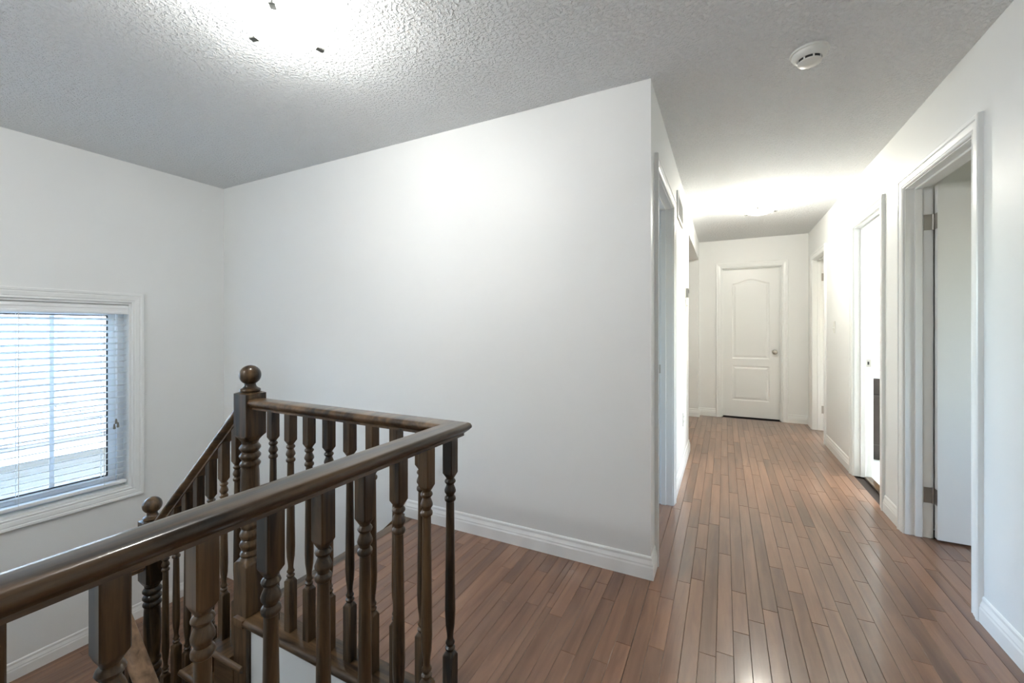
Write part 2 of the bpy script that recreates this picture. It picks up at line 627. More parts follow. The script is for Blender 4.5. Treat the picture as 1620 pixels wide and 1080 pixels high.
# ------------------------------------------------------------------ staircase
st = empty('staircase', (XE, 1.6, LZ), 'dark wood open-sided stairs going down from the landing to the half landing by the window', 'staircase')
Y0S = 1.036
for k in range(1, 5):
    z = -RISE * k
    front = XE - RUN * k
    tr = MB()
    th = 0.028
    r = th / 2
    # tread with a rounded front and a rounded return nosing on the open side
    prof = [(XE - RUN * (k - 1) + 0.028, z), (front + r, z)] + [(front + r - r * sin(t * pi / 6), z - r + r * cos(t * pi / 6)) for t in range(1, 6)] + [(front + r, z - th), (XE - RUN * (k - 1) + 0.028, z - th)]
    ya = Y0S + r if k in (2, 3) else 1.158
    tr.rings([[(x, y, zz) for x, zz in prof] for y in (ya, YB - 0.017)], smooth=True)
    if k == 1:      # notched round the upper newel
        tr.rings([[(min(x, -1.886), y, zz) for x, zz in prof] for y in (Y0S + r, 1.158)], smooth=True)
    if k == 4:      # notched round the lower newel
        tr.box(-2.636, prof[0][0], Y0S + r, 1.158, z - th, z)
    tr.build('tread', M['wood_y'], st)
    rn = MB()
    a0, a1 = (front + 0.004 if k < 4 else -2.636), XE - RUN * (k - 1) + 0.075 if k > 0 else 0
    ring = []
    for x in (a0, a1):
        ring.append([(x, Y0S + r + 0.001 - r * cos(t * pi / 10 - pi / 2) if False else Y0S + r - r * sin(t * pi / 8), z - r + r * cos(t * pi / 8)) for t in range(0, 9)])
    rn.rings(ring, smooth=True)
    rn.build('return_nosing', M['wood_x'], st)
for k in range(0, 5):
    x = XE - RUN * k + 0.022
    rb = MB(); rb.box(x, x + 0.018, 1.158 if k in (0, 4) else 1.0905, YB - 0.017, -RISE * (k + 1) + 0.0, -RISE * k - 0.0285)
    rb.build('riser', M['wood_y'], st)
# cut stringer on the open side: sawtooth top, raking bottom
sg = MB()
top = []
for k in range(0, 5):
    x = XE - RUN * k + 0.04 if 0 < k < 4 else (-1.886 if k == 0 else -2.636)
    if k == 0:
        top += [(x, -RISE - 0.029)]
        continue
    top += [(x, -RISE * k - 0.029), (x, -RISE * (k + 1) - 0.029)] if k < 4 else [(x, -RISE * k - 0.029), (x, LZ)]
bot = [(-2.636, LZ - 0.16), (-1.886, -0.46)]
prof = top + bot
sg.rings([[(x, y, z) for x, z in prof] for y in (1.066, 1.09)])
sg.build('stringer', M['wood_x'], st)
sk = MB()   # wall skirt board following the rake of the stairs
prof = [(XE + 0.0, 0.012), (XE - 0.03, 0.012), (XE - RUN * 4 - 0.25, 0.02 - 0.912 * (RUN * 4 + 0.25)), (XE - RUN * 4 - 0.25, LZ + 0.0), (XE - RUN * 4, LZ), (XE, -0.12)]
sk.rings([[(x, y, z) for x, z in prof] for y in (YB - 0.016, YB - 0.001)])
sk.build('wall_string', M['wood_x'], st)

# lower flight, back under the landing
s2 = empty('staircase', (-2.68, 0.4, LZ), 'lower flight of dark wood stairs doubling back from the half landing', 'staircase')
X2 = XE - 4 * RUN
for k in range(0, 9):
    z = LZ - RISE * k - (0.0 if k else 0.0)
    x = X2 + RUN * k
    if x > -0.9: break
    tr = MB()
    th = 0.028; r = th / 2
    if k == 0:
        nosed = [(X2 - 0.075, z), (X2 - r, z)] + [(X2 - r + r * sin(t * pi / 6), z - r + r * cos(t * pi / 6)) for t in range(1, 6)] + [(X2 - r, z - th), (X2 - 0.075, z - th)]
    else:
        b0 = x - RUN - 0.03
        nosed = [(b0, z), (x - r, z)] + [(x - r + r * sin(t * pi / 6), z - r + r * cos(t * pi / 6)) for t in range(1, 6)] + [(x - r, z - th), (b0, z - th)]
    tr.rings([[(xx, y, zz) for xx, zz in nosed] for y in (YN + 0.002, 0.985)], smooth=True)
    tr.build('tread', M['wood_y'], s2)
    rb = MB(); rb.box(x - 0.040, x - 0.022, YN + 0.002, 0.96, z - RISE, z - 0.0285)
    rb.build('riser', M['wood_y'], s2)


# ------------------------------------------------------------------ railings
def rail_profile():
    """half-moulded handrail section: (across, up) with the crown at 0"""
    w = 0.039
    h = [(-0.021, -0.044), (-0.021, -0.036), (-0.026, -0.032), (-0.033, -0.026), (-w, -0.019), (-w, -0.013), (-0.036, -0.006), (-0.030, -0.0022), (-0.018, -0.0005)]
    return h + [(-x, z) for x, z in reversed(h)]


def rail_path(mb, pts):
    """sweep the handrail section along pts with mitred corners; section stays upright"""
    P = [Vector(p) for p in pts]
    rs = []
    for i, p in enumerate(P):
        dirs = []
        if i > 0: dirs.append((P[i] - P[i - 1]).normalized())
        if i < len(P) - 1: dirs.append((P[i + 1] - P[i]).normalized())
        d0 = Vector((dirs[0].x, dirs[0].y, 0)).normalized()
        d1 = Vector((dirs[-1].x, dirs[-1].y, 0)).normalized()
        s0, s1 = Vector((d0.y, -d0.x, 0)), Vector((d1.y, -d1.x, 0))
        m = (s0 + s1).normalized()
        m = m / max(0.3, m.dot(s0))
        slope = (dirs[0].z + dirs[-1].z) / 2
        k = 1.0 / max(0.4, sqrt(max(0.05, 1 - dirs[0].z ** 2))) if abs(dirs[0].z - dirs[-1].z) < 1e-6 else 1.15
        rs.append([tuple(p + m * a + Vector((0, 0, b * k))) for a, b in rail_profile()])
    mb.rings(rs, smooth=True)
    return mb


BA = 0.0355
def baluster(cx, cy, z0, ztop, zblock, parent, slope=0.0, foot=0.2):
    """turned baluster: square foot, turned shaft, square head ending in the rail; zblock is the underside of the head"""
    mb = MB()
    zb = z0 + foot
    mb.sqpost(cx, cy, BA, z0 + 0.0006, zb + 0.012, 0, 0.014)
    r = lambda q: q
    sh0, sh1 = zb + 0.062, zblock - 0.085
    prof = [(0.0105, zb + 0.008), (0.013, zb + 0.015), (0.0155, zb + 0.019), (0.0155, zb + 0.023), (0.0105, zb + 0.028), (0.0105, zb + 0.031), (0.0145, zb + 0.036),
            (0.0145, zb + 0.040), (0.0110, zb + 0.045), (0.0100, zb + 0.055), (0.0112, sh0 + 0.008), (0.0148, sh0 + 0.035), (0.0165, sh0 + 0.075), (0.0162, sh0 + 0.11),
            (0.0128, sh1), (0.0125, sh1 + 0.006), (0.0170, sh1 + 0.011), (0.0180, sh1 + 0.016), (0.0170, sh1 + 0.021), (0.0125, sh1 + 0.026),
            (0.0135, sh1 + 0.031), (0.0175, sh1 + 0.037), (0.0180, sh1 + 0.042), (0.0160, sh1 + 0.049), (0.0125, sh1 + 0.057), (0.0118, sh1 + 0.061),
            (0.0160, sh1 + 0.066), (0.0178, sh1 + 0.070), (0.0160, sh1 + 0.075), (0.0120, sh1 + 0.079), (0.0130, sh1 + 0.088)]
    mb.lathe(cx, cy, prof, 14)
    o = len(mb.v)
    mb.sqpost(cx, cy, BA, zblock - 0.004, ztop, 0.016, 0)
    if slope:   # cut the head to the rake of the rail
        mb.v = [(x, y, z + slope * (x - cx)) if (i >= o and abs(z - ztop) < 1e-6) else (x, y, z) for i, (x, y, z) in enumerate(mb.v)]
    return mb.build('baluster', M['wood_z'], parent)


def newel(cx, cy, zbase, z_lo, z_hi0, z_hi1, parent):
    """newel post: square base up to z_lo, turned middle, square block z_hi0..z_hi1; ball finial"""
    a = 0.0895
    mb = MB()
    mb.sqpost(cx, cy, a, zbase, z_lo + 0.03, 0, 0.03, 0.3)
    L = z_hi0 - z_lo
    low = [(0.030, 0.022), (0.036, 0.030), (0.040, 0.040), (0.036, 0.050), (0.030, 0.055), (0.033, 0.062), (0.040, 0.074), (0.041, 0.083), (0.036, 0.094), (0.031, 0.100),
           (0.035, 0.108), (0.040, 0.118), (0.040, 0.127), (0.035, 0.138), (0.030, 0.144), (0.034, 0.150), (0.038, 0.160), (0.035, 0.170), (0.031, 0.176), (0.033, 0.20), (0.0375, 0.26)]
    high = [(0.0375, 0.200), (0.035, 0.135), (0.0335, 0.122), (0.036, 0.116), (0.0405, 0.108), (0.0405, 0.102), (0.036, 0.094), (0.031, 0.089), (0.036, 0.082), (0.0415, 0.074),
            (0.0415, 0.067), (0.036, 0.059), (0.031, 0.054), (0.036, 0.047), (0.0415, 0.039), (0.0415, 0.032), (0.036, 0.024), (0.031, 0.018), (0.034, 0.006)]
    if L < 0.47:
        low = [q for q in low if q[1] < 0.2]
    prof = [(r_, z_lo + d) for r_, d in low] + [(r_, z_hi0 - d) for r_, d in high]
    mb.lathe(cx, cy, prof, 24)
    mb.sqpost(cx, cy, a, z_hi0 - 0.005, z_hi1, 0.028, 0.007, 0.28)
    nw = mb.build('newel_post', M['wood_z'], parent)
    fi = MB()
    z = z_hi1 - 0.004
    R = 0.0425
    zc = z + 0.034 + R * 0.97
    prof = [(0.030, z), (0.0385, z + 0.004), (0.041, z + 0.010), (0.0385, z + 0.016), (0.030, z + 0.020), (0.026, z + 0.024), (0.023, z + 0.030)]
    prof += [(R * sin(t), zc - R * cos(t)) for t in [0.55 + (pi - 0.55) * i / 14 for i in range(14)]] + [(0.0008, zc + R)]
    fi.lathe(cx, cy, prof, 28)
    fi.build('finial', M['wood_z'], nw)
    return nw


RX, RY, RZ = -0.767, 1.111, 0.920
NX, NY = -1.839, 1.111
gr = empty('guard_railing', (RX, RY, 0.0), 'level dark wood guard railing turning the stairwell corner, with the tall ball-topped newel post', 'railing')
rl = MB(); rail_path(rl, [(NX + 0.044, RY, RZ), (RX, RY, RZ), (RX, YN, RZ)])
rl.build('handrail', M['wood_y'], gr, label='dark stained moulded handrail with mitred corner')
bys = [1.085 - 0.1165 * i for i in range(0, 11)]
for y in bys:
    if y > YN + 0.03: baluster(RX, y, 0.0, RZ - 0.043, 0.757, gr)
for i in range(8):
    x = -1.681 + 0.1117 * i
    baluster(x, RY, 0.0, RZ - 0.043, 0.757, gr)
newel(NX, NY, -0.62, 0.210, 0.741, 0.948, gr)

sr = empty('stair_railing', (-2.683, 1.111, LZ), 'sloping dark wood railing beside the stairs ending at the lower ball-topped newel', 'railing')
SL = RISE / RUN
LX = -2.683
zr = lambda x: 0.888 + SL * (x - (NX - 0.045))
rl = MB(); rail_path(rl, [(NX - 0.0445, RY, zr(NX - 0.0445)), (LX + 0.045, RY, zr(LX + 0.045))])
rl.build('handrail', M['wood_x'], sr)
for i in range(7):
    x = -1.932 - 0.1027 * i
    k = max(1, math.ceil((XE - x - 0.004) / RUN))
    k = min(k, 4)
    zt = zr(x) - 0.055
    baluster(x, RY, -RISE * k, zt, zt - 0.168, sr, SL)
newel(LX, 1.111, LZ, LZ + 0.26, -0.115, 0.223, sr)

lr = empty('lower_railing', (LX, 0.93, LZ), 'lower stair handrail turning from the lower newel and running down out of sight', 'railing')
ZL = 0.018
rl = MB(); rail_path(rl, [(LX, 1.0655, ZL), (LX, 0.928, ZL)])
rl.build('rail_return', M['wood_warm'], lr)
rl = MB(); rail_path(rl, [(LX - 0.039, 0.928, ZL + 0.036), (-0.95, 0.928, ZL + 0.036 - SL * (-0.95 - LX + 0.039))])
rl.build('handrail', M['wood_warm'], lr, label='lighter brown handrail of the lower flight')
for i in range(14):
    x = LX + 0.05 + 0.1025 * i
    k = max(0, math.ceil((x - X2) / RUN))
    zt = ZL - 0.02 - SL * (x - LX)
    baluster(x, 0.928, LZ - RISE * k, zt, zt - 0.16, lr, -SL)

# ------------------------------------------------------------------ trim: baseboards and casings
BASE = [(0, 0), (0.014, 0), (0.014, 0.058), (0.0115, 0.066), (0.0115, 0.073), (0.0085, 0.082), (0.006, 0.090), (0.006, 0.102), (0.003, 0.108), (0, 0.11)]


def base_run(mb, p0, p1, n, z=0.0, m0=0.0, m1=0.0):
    """baseboard from p0 to p1 (xy), projecting along n; m0/m1 lengthen the ends with depth (mitres)"""
    p0, p1, n = Vector((*p0, z)), Vector((*p1, z)), Vector((*n, 0))
    d = (p1 - p0).normalized()
    ra = [tuple(p0 - d * (m0 * a) + n * a + Vector((0, 0, b))) for a, b in BASE]
    rb = [tuple(p1 + d * (m1 * a) + n * a + Vector((0, 0, b))) for a, b in BASE]
    mb.rings([ra, rb])


CW = 0.07
b = MB(); base_run(b, (XE + 0.02, YB), (XL, YB), (0, -1), 0, 0, 1)
b.build('baseboard_back', M['trim'], kind='structure', label='white moulded baseboard along the large blank wall')
b = MB(); base_run(b, (XL, YB), (XL, DOOR_L[0] - CW - 0.003), (1, 0), 0, 1, 0); base_run(b, (XL, DOOR_L[1] + CW + 0.003), (XL, 4.56), (1, 0), 0, 0, 1); base_run(b, (XL, 4.56), (XLO - 0.2, 4.56), (0, 1), 0, 1, 0)
base_run(b, (-1.8, 6.35), (XL, 6.35), (0, -1), 0, 0, 1); base_run(b, (XL, 6.35), (XL, YF), (1, 0), 0, 1, -1)
b.build('baseboard_left', M['trim'], kind='structure', label='white moulded baseboard along the hall left side')
b = MB()
ys = [-1.6] + [v for d in sorted(DOORS_R.values()) for v in (d[0] - CW - 0.003, d[1] + CW + 0.003)] + [YF]
for i in range(0, len(ys), 2): base_run(b, (XR, ys[i]), (XR, ys[i + 1]), (-1, 0))
b.build('baseboard_right', M['trim'], kind='structure', label='white moulded baseboard along the hall right side')
b = MB(); base_run(b, (XL, YF), (DOOR_F[0] - CW - 0.003, YF), (0, -1)); base_run(b, (DOOR_F[1] + CW + 0.003, YF), (XR, YF), (0, -1))
b.build('baseboard_far', M['trim'], kind='structure', label='white moulded baseboard either side of the far door')
b = MB(); base_run(b, (XW, YN), (XW, YB), (1, 0), LZ)
b.build('baseboard_window', M['trim'], kind='structure', label='white moulded baseboard on the half landing under the window')

CASE = [(0.0, 0.0), (0.0, 0.009), (0.003, 0.012), (0.014, 0.010), (0.019, 0.013), (0.040, 0.0155), (0.047, 0.0145), (0.051, 0.019), (0.064, 0.020), (0.069, 0.017), (0.070, 0.0)]


def casing(mb, x0, x1, z1, rv=0.005, z0=None):
    """mitred casing in local (u along wall, v out of wall, w up); closed frame when z0 is given"""
    rings = []
    for u, v in CASE:
        u += rv
        if z0 is None:
            rings.append([(x0 - u, v, 0.0), (x0 - u, v, z1 + u), (x1 + u, v, z1 + u), (x1 + u, v, 0.0)])
        else:
            rings.append([(x0 - u, v, z0 - u), (x0 - u, v, z1 + u), (x1 + u, v, z1 + u), (x1 + u, v, z0 - u)])
    mb.rings(rings, closed=z0 is not None, cap0=False, cap1=False)
    if z0 is None:
        for e in (0, 3):
            mb.add([r[e] for r in rings], [tuple(range(len(rings)))])
    return mb


# ------------------------------------------------------------------ doors
def leaf_mesh(wd, ht, th=0.035):
    """two-panel moulded door leaf (arched upper panel) in local u 0..wd, v 0..-th, w 0..ht; both faces moulded"""
    mb = MB()
    xl, xr = 0.125 * wd / 0.69, wd - 0.125 * wd / 0.69
    zb0, zb1, zt0, zt1 = 0.225, 0.700, 0.800, ht - 0.205
    A = 0.058
    n = 16
    def arch(u): return A * (0.5 - 0.5 * cos(2 * pi * u)) ** 0.85
    for side in (0, 1):
        s = MB()
        def q(x0, x1, z0, z1): s.add([(x0, 0, z0), (x1, 0, z0), (x1, 0, z1), (x0, 0, z1)], [(0, 1, 2, 3)])
        q(0, xl, 0, ht); q(xr, wd, 0, ht); q(xl, xr, 0, zb0); q(xl, xr, zb1, zt0)
        us = [i / n for i in range(n + 1)]
        low = [(xl + (xr - xl) * u, 0, zt1 + arch(u)) for u in us]
        up = [(xl + (xr - xl) * u, 0, ht) for u in us]
        s.rings([low, up], closed=False, cap0=False, cap1=False)
        for (z0, z1, ar) in ((zb0, zb1, False), (zt0, zt1, True)):
            rs = []
            for ins, dep in ((0, 0), (0.004, 0.006), (0.012, 0.009), (0.022, 0.009), (0.034, 0.004), (0.044, 0.0025)):
                ring = [(xl + ins, -dep, z0 + ins), (xr - ins, -dep, z0 + ins)]
                for u in reversed(us):
                    ring.append((xl + ins + (xr - xl - 2 * ins) * u, -dep, z1 - ins + (arch(u) if ar else 0)))
                rs.append(ring)
            s.rings(rs, cap0=False, cap1=True)
        if side == 0:
            mb.add(s.v, s.f)
        else:
            mb.add([(x, -th - y, z) for x, y, z in s.v], [tuple(reversed(f)) for f in s.f])
    mb.add([(0, 0, 0), (wd, 0, 0), (wd, -th, 0), (0, -th, 0), (0, 0, ht), (wd, 0, ht), (wd, -th, ht), (0, -th, ht)], [(0, 3, 2, 1), (4, 5, 6, 7), (1, 2, 6, 5), (0, 4, 7, 3)])
    return mb


def make_door(idx, o, U, V, wd, label, leaf=None, hinges=True, knob=False, strike=None, depth=T, top=DH, thresh=False):
    """o: floor point at opening's u=0 on the hall face; U along the wall, V out of the wall into the hall.
    leaf: None or (hinge_u, swing) with swing 'closed' / 'open'"""
    o, U, V = Vector(o), Vector(U), Vector(V)
    W = Vector((0, 0, 1))
    root = empty('door_%d' % idx, tuple(o), label, 'door', kind='structure')
    c = MB(); casing(c, 0, wd, top); c.frame(o, U, V, W)
    c.build('casing', M['trim'], root)
    c = MB(); casing(c, 0, wd, top); c.frame(o - V * depth, U, -V, W)
    c.build('casing', M['trim'], root)
    j = MB()
    e = 0.0005
    j.box(-G + e, 0, -depth, 0, 0, top); j.box(wd, wd + G - e, -depth, 0, 0, top); j.box(-G + e, wd + G - e, -depth, 0, top, top + G - e)
    j.frame(o, U, V, W); j.build('jamb', M['trim'], root)
    s = MB()
    s0, s1 = -(depth - 0.040), -(depth - 0.040) + 0.034
    s.box(0, 0.011, s0, s1, 0, top); s.box(wd - 0.011, wd, s0, s1, 0, top); s.box(0.011, wd - 0.011, s0, s1, top - 0.011, top)
    s.frame(o, U, V, W); s.build('door_stop', M['trim'], root, bevel=0.002)
    lw = wd - 0.006
    lh = top - 0.016
    if leaf:
        hu, swing = leaf
        lm = leaf_mesh(lw, lh)
        if swing == 'closed':
            lo = o + U * 0.003 - V * (depth - 0.0375) + W * 0.012
            lm.frame(lo, U, V, W)
        else:
            # pivot on the room side of the hinge jamb, leaf standing square to the wall inside the room
            pin = o + U * (0.0 if hu == 0 else wd) - V * (depth + 0.007)
            toward = U if hu == 0 else -U          # direction the hall face of the leaf looks to after swinging
            lo = pin - V * 0.006 + toward * 0.042 + W * 0.012
            lm.frame(lo, -V, toward, W)
        lf_ = lm.build('leaf', M['door'], root)
        if hinges:
            for hz in (0.25, 1.84):
                h = MB()
                if swing == 'open':
                    sg_ = 1 if hu == 0 else -1
                    ub = 0.0 if hu == 0 else wd
                    u0, u1 = sorted((ub + sg_ * 0.0, ub + sg_ * 0.0025))
                    h.box(u0, u1, -depth - 0.001, -depth + 0.033, hz - 0.045, hz + 0.045)
                    cyl = MB()
                    cyl.lathe(ub + sg_ * 0.004, -depth - 0.007, [(0.0062, hz - 0.046), (0.0062, hz + 0.046)], 12)
                    h.add(cyl.v, cyl.f, True)
                    u0, u1 = sorted((ub + sg_ * 0.007, ub + sg_ * 0.042))
                    h.box(u0, u1, -depth - 0.0125, -depth - 0.011, hz - 0.045, hz + 0.045)
                h.frame(o, U, V, W); h.build('hinge', M['hinge'], root)
        if knob:
            ku = lw - 0.065 if hu == 0 else 0.065
            kz = 0.90
            k = MB()
            k.lathe(0, 0, [(0.031, 0.0), (0.031, 0.004), (0.024, 0.010), (0.012, 0.013), (0.011, 0.030), (0.018, 0.036), (0.026, 0.044), (0.0275, 0.052), (0.024, 0.060), (0.014, 0.065), (0.001, 0.066)], 22)
            if swing == 'closed':
                k.frame(o + U * (0.003 + ku) - V * (depth - 0.0375) + W * (0.012 + kz), U, W, V)
            else:
                k.frame(lo + (-V) * ku + W * kz, -V, W, toward)
            kn = k.build('knob', M['nickel'], lf_)
    if strike is not None:
        p = MB()
        su, sz = strike
        sg_ = 1 if su == 0 else -1
        ub = 0.0 if su == 0 else wd
        u0, u1 = sorted((ub, ub + sg_ * 0.002))
        p.box(u0, u1, -depth + 0.006, -depth + 0.040, sz - 0.03, sz + 0.03)
        p.frame(o, U, V, W); pl = p.build('strike_plate', M['nickel'], root)
        p = MB()
        u0, u1 = sorted((ub + sg_ * 0.002, ub + sg_ * 0.0028))
        p.box(u0, u1, -depth + 0.016, -depth + 0.028, sz - 0.013, sz + 0.013)
        p.frame(o, U, V, W); p.build('latch_hole', M['dark'], pl)
    if thresh:
        t = MB(); t.box(0.001, wd - 0.001, -depth, -depth + 0.05, -0.011, 0.006); t.frame(o, U, V, W)
        t.build('threshold', M['wood_y'], root, bevel=0.004)
    return root


make_door(1, (DOOR_F[0], YF, 0), (1, 0, 0), (0, -1, 0), DOOR_F[1] - DOOR_F[0], 'closed white two-panel door with arched top panel at the end of the hall', (0, 'closed'), hinges=False, knob=True)
d = DOORS_R['near']
make_door(2, (XR, d[0], 0), (0, 1, 0), (-1, 0, 0), d[1] - d[0], 'nearest doorway on the right with its white door standing open on steel hinges', (1, 'open'))
d = DOORS_R['bath']
make_door(3, (XR, d[0], 0), (0, 1, 0), (-1, 0, 0), d[1] - d[0], 'middle right doorway with white frame opening to the bright bathroom', (0, 'open'), strike=(1, 0.938), thresh=True)
d = DOORS_R['end']
make_door(4, (XR, d[0], 0), (0, 1, 0), (-1, 0, 0), d[1] - d[0], 'farthest right doorway with a white door open beside the end wall', (1, 'open'))
make_door(5, (XL, DOOR_L[0], 0), (0, 1, 0), (1, 0, 0), DOOR_L[1] - DOOR_L[0], 'white framed doorway in the left hall wall just past the corner', (0, 'open'), strike=(1, 0.94))

# ------------------------------------------------------------------ window, blind and what is outside
wy0, wy1, wz0, wz1 = WIN
wr = empty('window_1', (XW, (wy0 + wy1) / 2, wz0), 'white framed stairwell window behind an open slatted blind', 'window', kind='structure')
c = MB(); casing(c, wy0, wy1, wz1, 0.003, wz0); c.frame((XW, 0, 0), (0, 1, 0), (1, 0, 0), (0, 0, 1))
c.build('casing', M['trim'], wr)
j = MB(); q_ = 0.0005
for bx in ((wy0 + q_, wy0 + 0.012, wz0 + q_, wz1 - q_), (wy1 - 0.012, wy1 - q_, wz0 + q_, wz1 - q_), (wy0 + 0.012, wy1 - 0.012, wz0 + q_, wz0 + 0.012), (wy0 + 0.012, wy1 - 0.012, wz1 - 0.012, wz1 - q_)):
    j.box(XW - 0.09, XW - 0.001, *bx)
j.build('lining', M['trim'], wr)
fm = MB(); fx0, fx1 = XW - 0.155, XW - 0.092
def frame4(mb, x0, x1, a0, a1, c0, c1, t):
    mb.box(x0, x1, a0, a0 + t, c0, c1); mb.box(x0, x1, a1 - t, a1, c0, c1); mb.box(x0, x1, a0 + t, a1 - t, c0, c0 + t); mb.box(x0, x1, a0 + t, a1 - t, c1 - t, c1)
frame4(fm, fx0, fx1, wy0 + 0.001, wy1 - 0.001, wz0 + 0.001, wz1 - 0.001, 0.045)
fm.build('window_frame', M['vinyl'], wr, bevel=0.003)
ym = (wy0 + wy1) / 2
for (a0, a1, xs) in ((wy0 + 0.047, wy1 - 0.047, XW - 0.140),):
    sa = MB(); frame4(sa, xs, xs + 0.024, a0, a1, wz0 + 0.047, wz1 - 0.047, 0.042)
    so = sa.build('sash', M['vinyl'], wr, bevel=0.002)
    pa = MB(); pa.box(xs + 0.009, xs + 0.013, a0 + 0.0425, a1 - 0.0425, wz0 + 0.0895, wz1 - 0.0895)
    pa.build('pane', M['glass'], so)
    ga = MB(); frame4(ga, xs + 0.0135, xs + 0.0195, a0 + 0.0425, a1 - 0.0425, wz0 + 0.0895, wz1 - 0.0895, 0.008)
    ga.build('gasket', M['dark'], so)
    for yb_ in (0.34, 0.72, 1.112):
        mu = MB(); mu.box(xs + 0.0135, xs + 0.0215, yb_ - 0.011, yb_ + 0.011, wz0 + 0.0985, wz1 - 0.0985)
        mu.build('muntin', M['vinyl'], so, bevel=0.002)

bl = empty('window_blind', (XW - 0.045, ym, wz1), 'white horizontal slat blind hanging open inside the stairwell window', 'blind')
by0, by1 = wy0 + 0.016, wy1 - 0.016
hd = MB(); hd.box(XW - 0.075, XW - 0.022, by0, by1, 1.352, wz1 - 0.014)
hd.build('headrail', M['headrail'], bl)
va = MB()   # moulded valance in front of the headrail
prof = [(0, 1.326), (0.008, 1.326), (0.011, 1.332), (0.011, 1.340), (0.007, 1.346), (0.007, 1.362), (0.011, 1.368), (0.011, 1.380), (0.006, 1.388), (0, 1.392)]
va.rings([[(XW - 0.021 + a, y, z) for a, z in prof] for y in (by0 - 0.003, by1 + 0.003)])
va.build('valance', M['headrail'], bl)
SP = 0.0436
ns = 27
slat_me = None
for i in range(ns):
    z = 1.288 - SP * i
    if slat_me is None:
        s = MB()
        n = 6
        up, dn = [], []
        for k in range(n + 1):
            t = -1 + 2 * k / n
            up.append((0.025 * t, 0.0022 * (1 - t * t) + 0.0014)); dn.append((0.025 * t, 0.0022 * (1 - t * t) - 0.0014))
        pr = up + list(reversed(dn))
        s.rings([[(a, y, b_) for a, b_ in pr] for y in (by0 - ym, by1 - ym)], smooth=True)
        so = s.build('slat', M['slat'])
        slat_me = so.data
    else:
        so = bpy.data.objects.new('slat', slat_me); C.objects.link(so)
    so.parent = bl
    so.location = (-0.004, 0, z - wz1)
    so.rotation_euler = (0, radians(-16), 0)
zbr = 1.288 - SP * ns + 0.004
br = MB(); br.box(XW - 0.074, XW - 0.024, by0, by1, zbr - 0.022, zbr)
br.build('bottom_rail', M['headrail'], bl, bevel=0.004)
for y in (0.10, 0.52, 0.94, 1.345):
    for xx in (XW - 0.0225, XW - 0.0755):
        t_ = MB(); wd_ = 0.0016
        t_.box(xx - 0.0006, xx + 0.0006, y - wd_, y + wd_, zbr - 0.01, 1.352)
        t_.build('ladder_tape', M['cord'], bl)
cdm = MB()
tube(cdm, [(XW - 0.012, 1.405, 1.33), (XW - 0.010, 1.404, 0.9), (XW - 0.010, 1.405, 0.555)], 0.0012, 6)
tube(cdm, [(XW - 0.012, 1.390, 1.33), (XW - 0.010, 1.396, 0.9), (XW - 0.010, 1.397, 0.528)], 0.0012, 6)
tube(cdm, [(XW - 0.012, 1.415, 1.33), (XW - 0.010, 1.412, 0.9), (XW - 0.010, 1.413, 0.528)], 0.0012, 6)
co = cdm.build('pull_cord', M['cord'], bl)
for (y, z) in ((1.405, 0.56), (1.395, 0.525), (1.415, 0.533)):
    ts = MB(); ts.lathe(XW - 0.010, y, [(0.003, z + 0.012), (0.0055, z + 0.002), (0.0075, z - 0.018), (0.0075, z - 0.024), (0.004, z - 0.026)], 10)
    ts.build('tassel', M['tassel'], co)

# the house next door
nh = empty('neighbour_house', (-7.5, 2.5, -3.0), 'neighbouring house roof and wall seen through the blind', 'house')
hw = MB(); hw.box(-11.5, -6.75, -6.0, 10.0, -6.0, 0.0)
hw.build('wall', M['shaded_siding'], nh)
fs = MB(); fs.box(-6.47, -6.45, -6.3, 10.3, -0.16, 0.02); fs.box(-6.75, -6.47, -6.3, 10.3, -0.16, -0.14)
fs.build('fascia', M['fascia'], nh)
PITCH = radians(33)
rf = MB(); hh = tan(PITCH)
rf.rings([[(x, y, z) for x, z in ((-6.40, 0.02), (-9.4, 0.02 + 3.0 * hh), (-12.4, 0.02), (-12.4, -0.02), (-6.40, -0.02))] for y in (-6.3, 10.3)])
rf.build('roof', M['shingle'], nh)
sh = MB()
rr = random.Random(3)
ux, uz = -cos(PITCH), sin(PITCH)
for row in range(0, 22):
    s0 = row * 0.14
    y = -1.0 - rr.random() * 0.3
    while y < 6.0:
        wv = rr.uniform(0.16, 0.34)
        t0 = 0.012 + rr.choice((0, 0, 0.006, 0.010))
        p = lambda s_, h_: (-6.40 + ux * s_ + uz * h_, 0.02 + uz * s_ - ux * h_)
        sh.rings([[(p(s0, 0.001)[0], yy, p(s0, 0.001)[1]), (p(s0, t0)[0], yy, p(s0, t0)[1]), (p(s0 + 0.2, 0.004)[0], yy, p(s0 + 0.2, 0.004)[1])] for yy in (y, y + wv - 0.006)])
        y += wv
sh.build('roof_shingles', M['shingle'], nh, fix=False, kind='stuff')


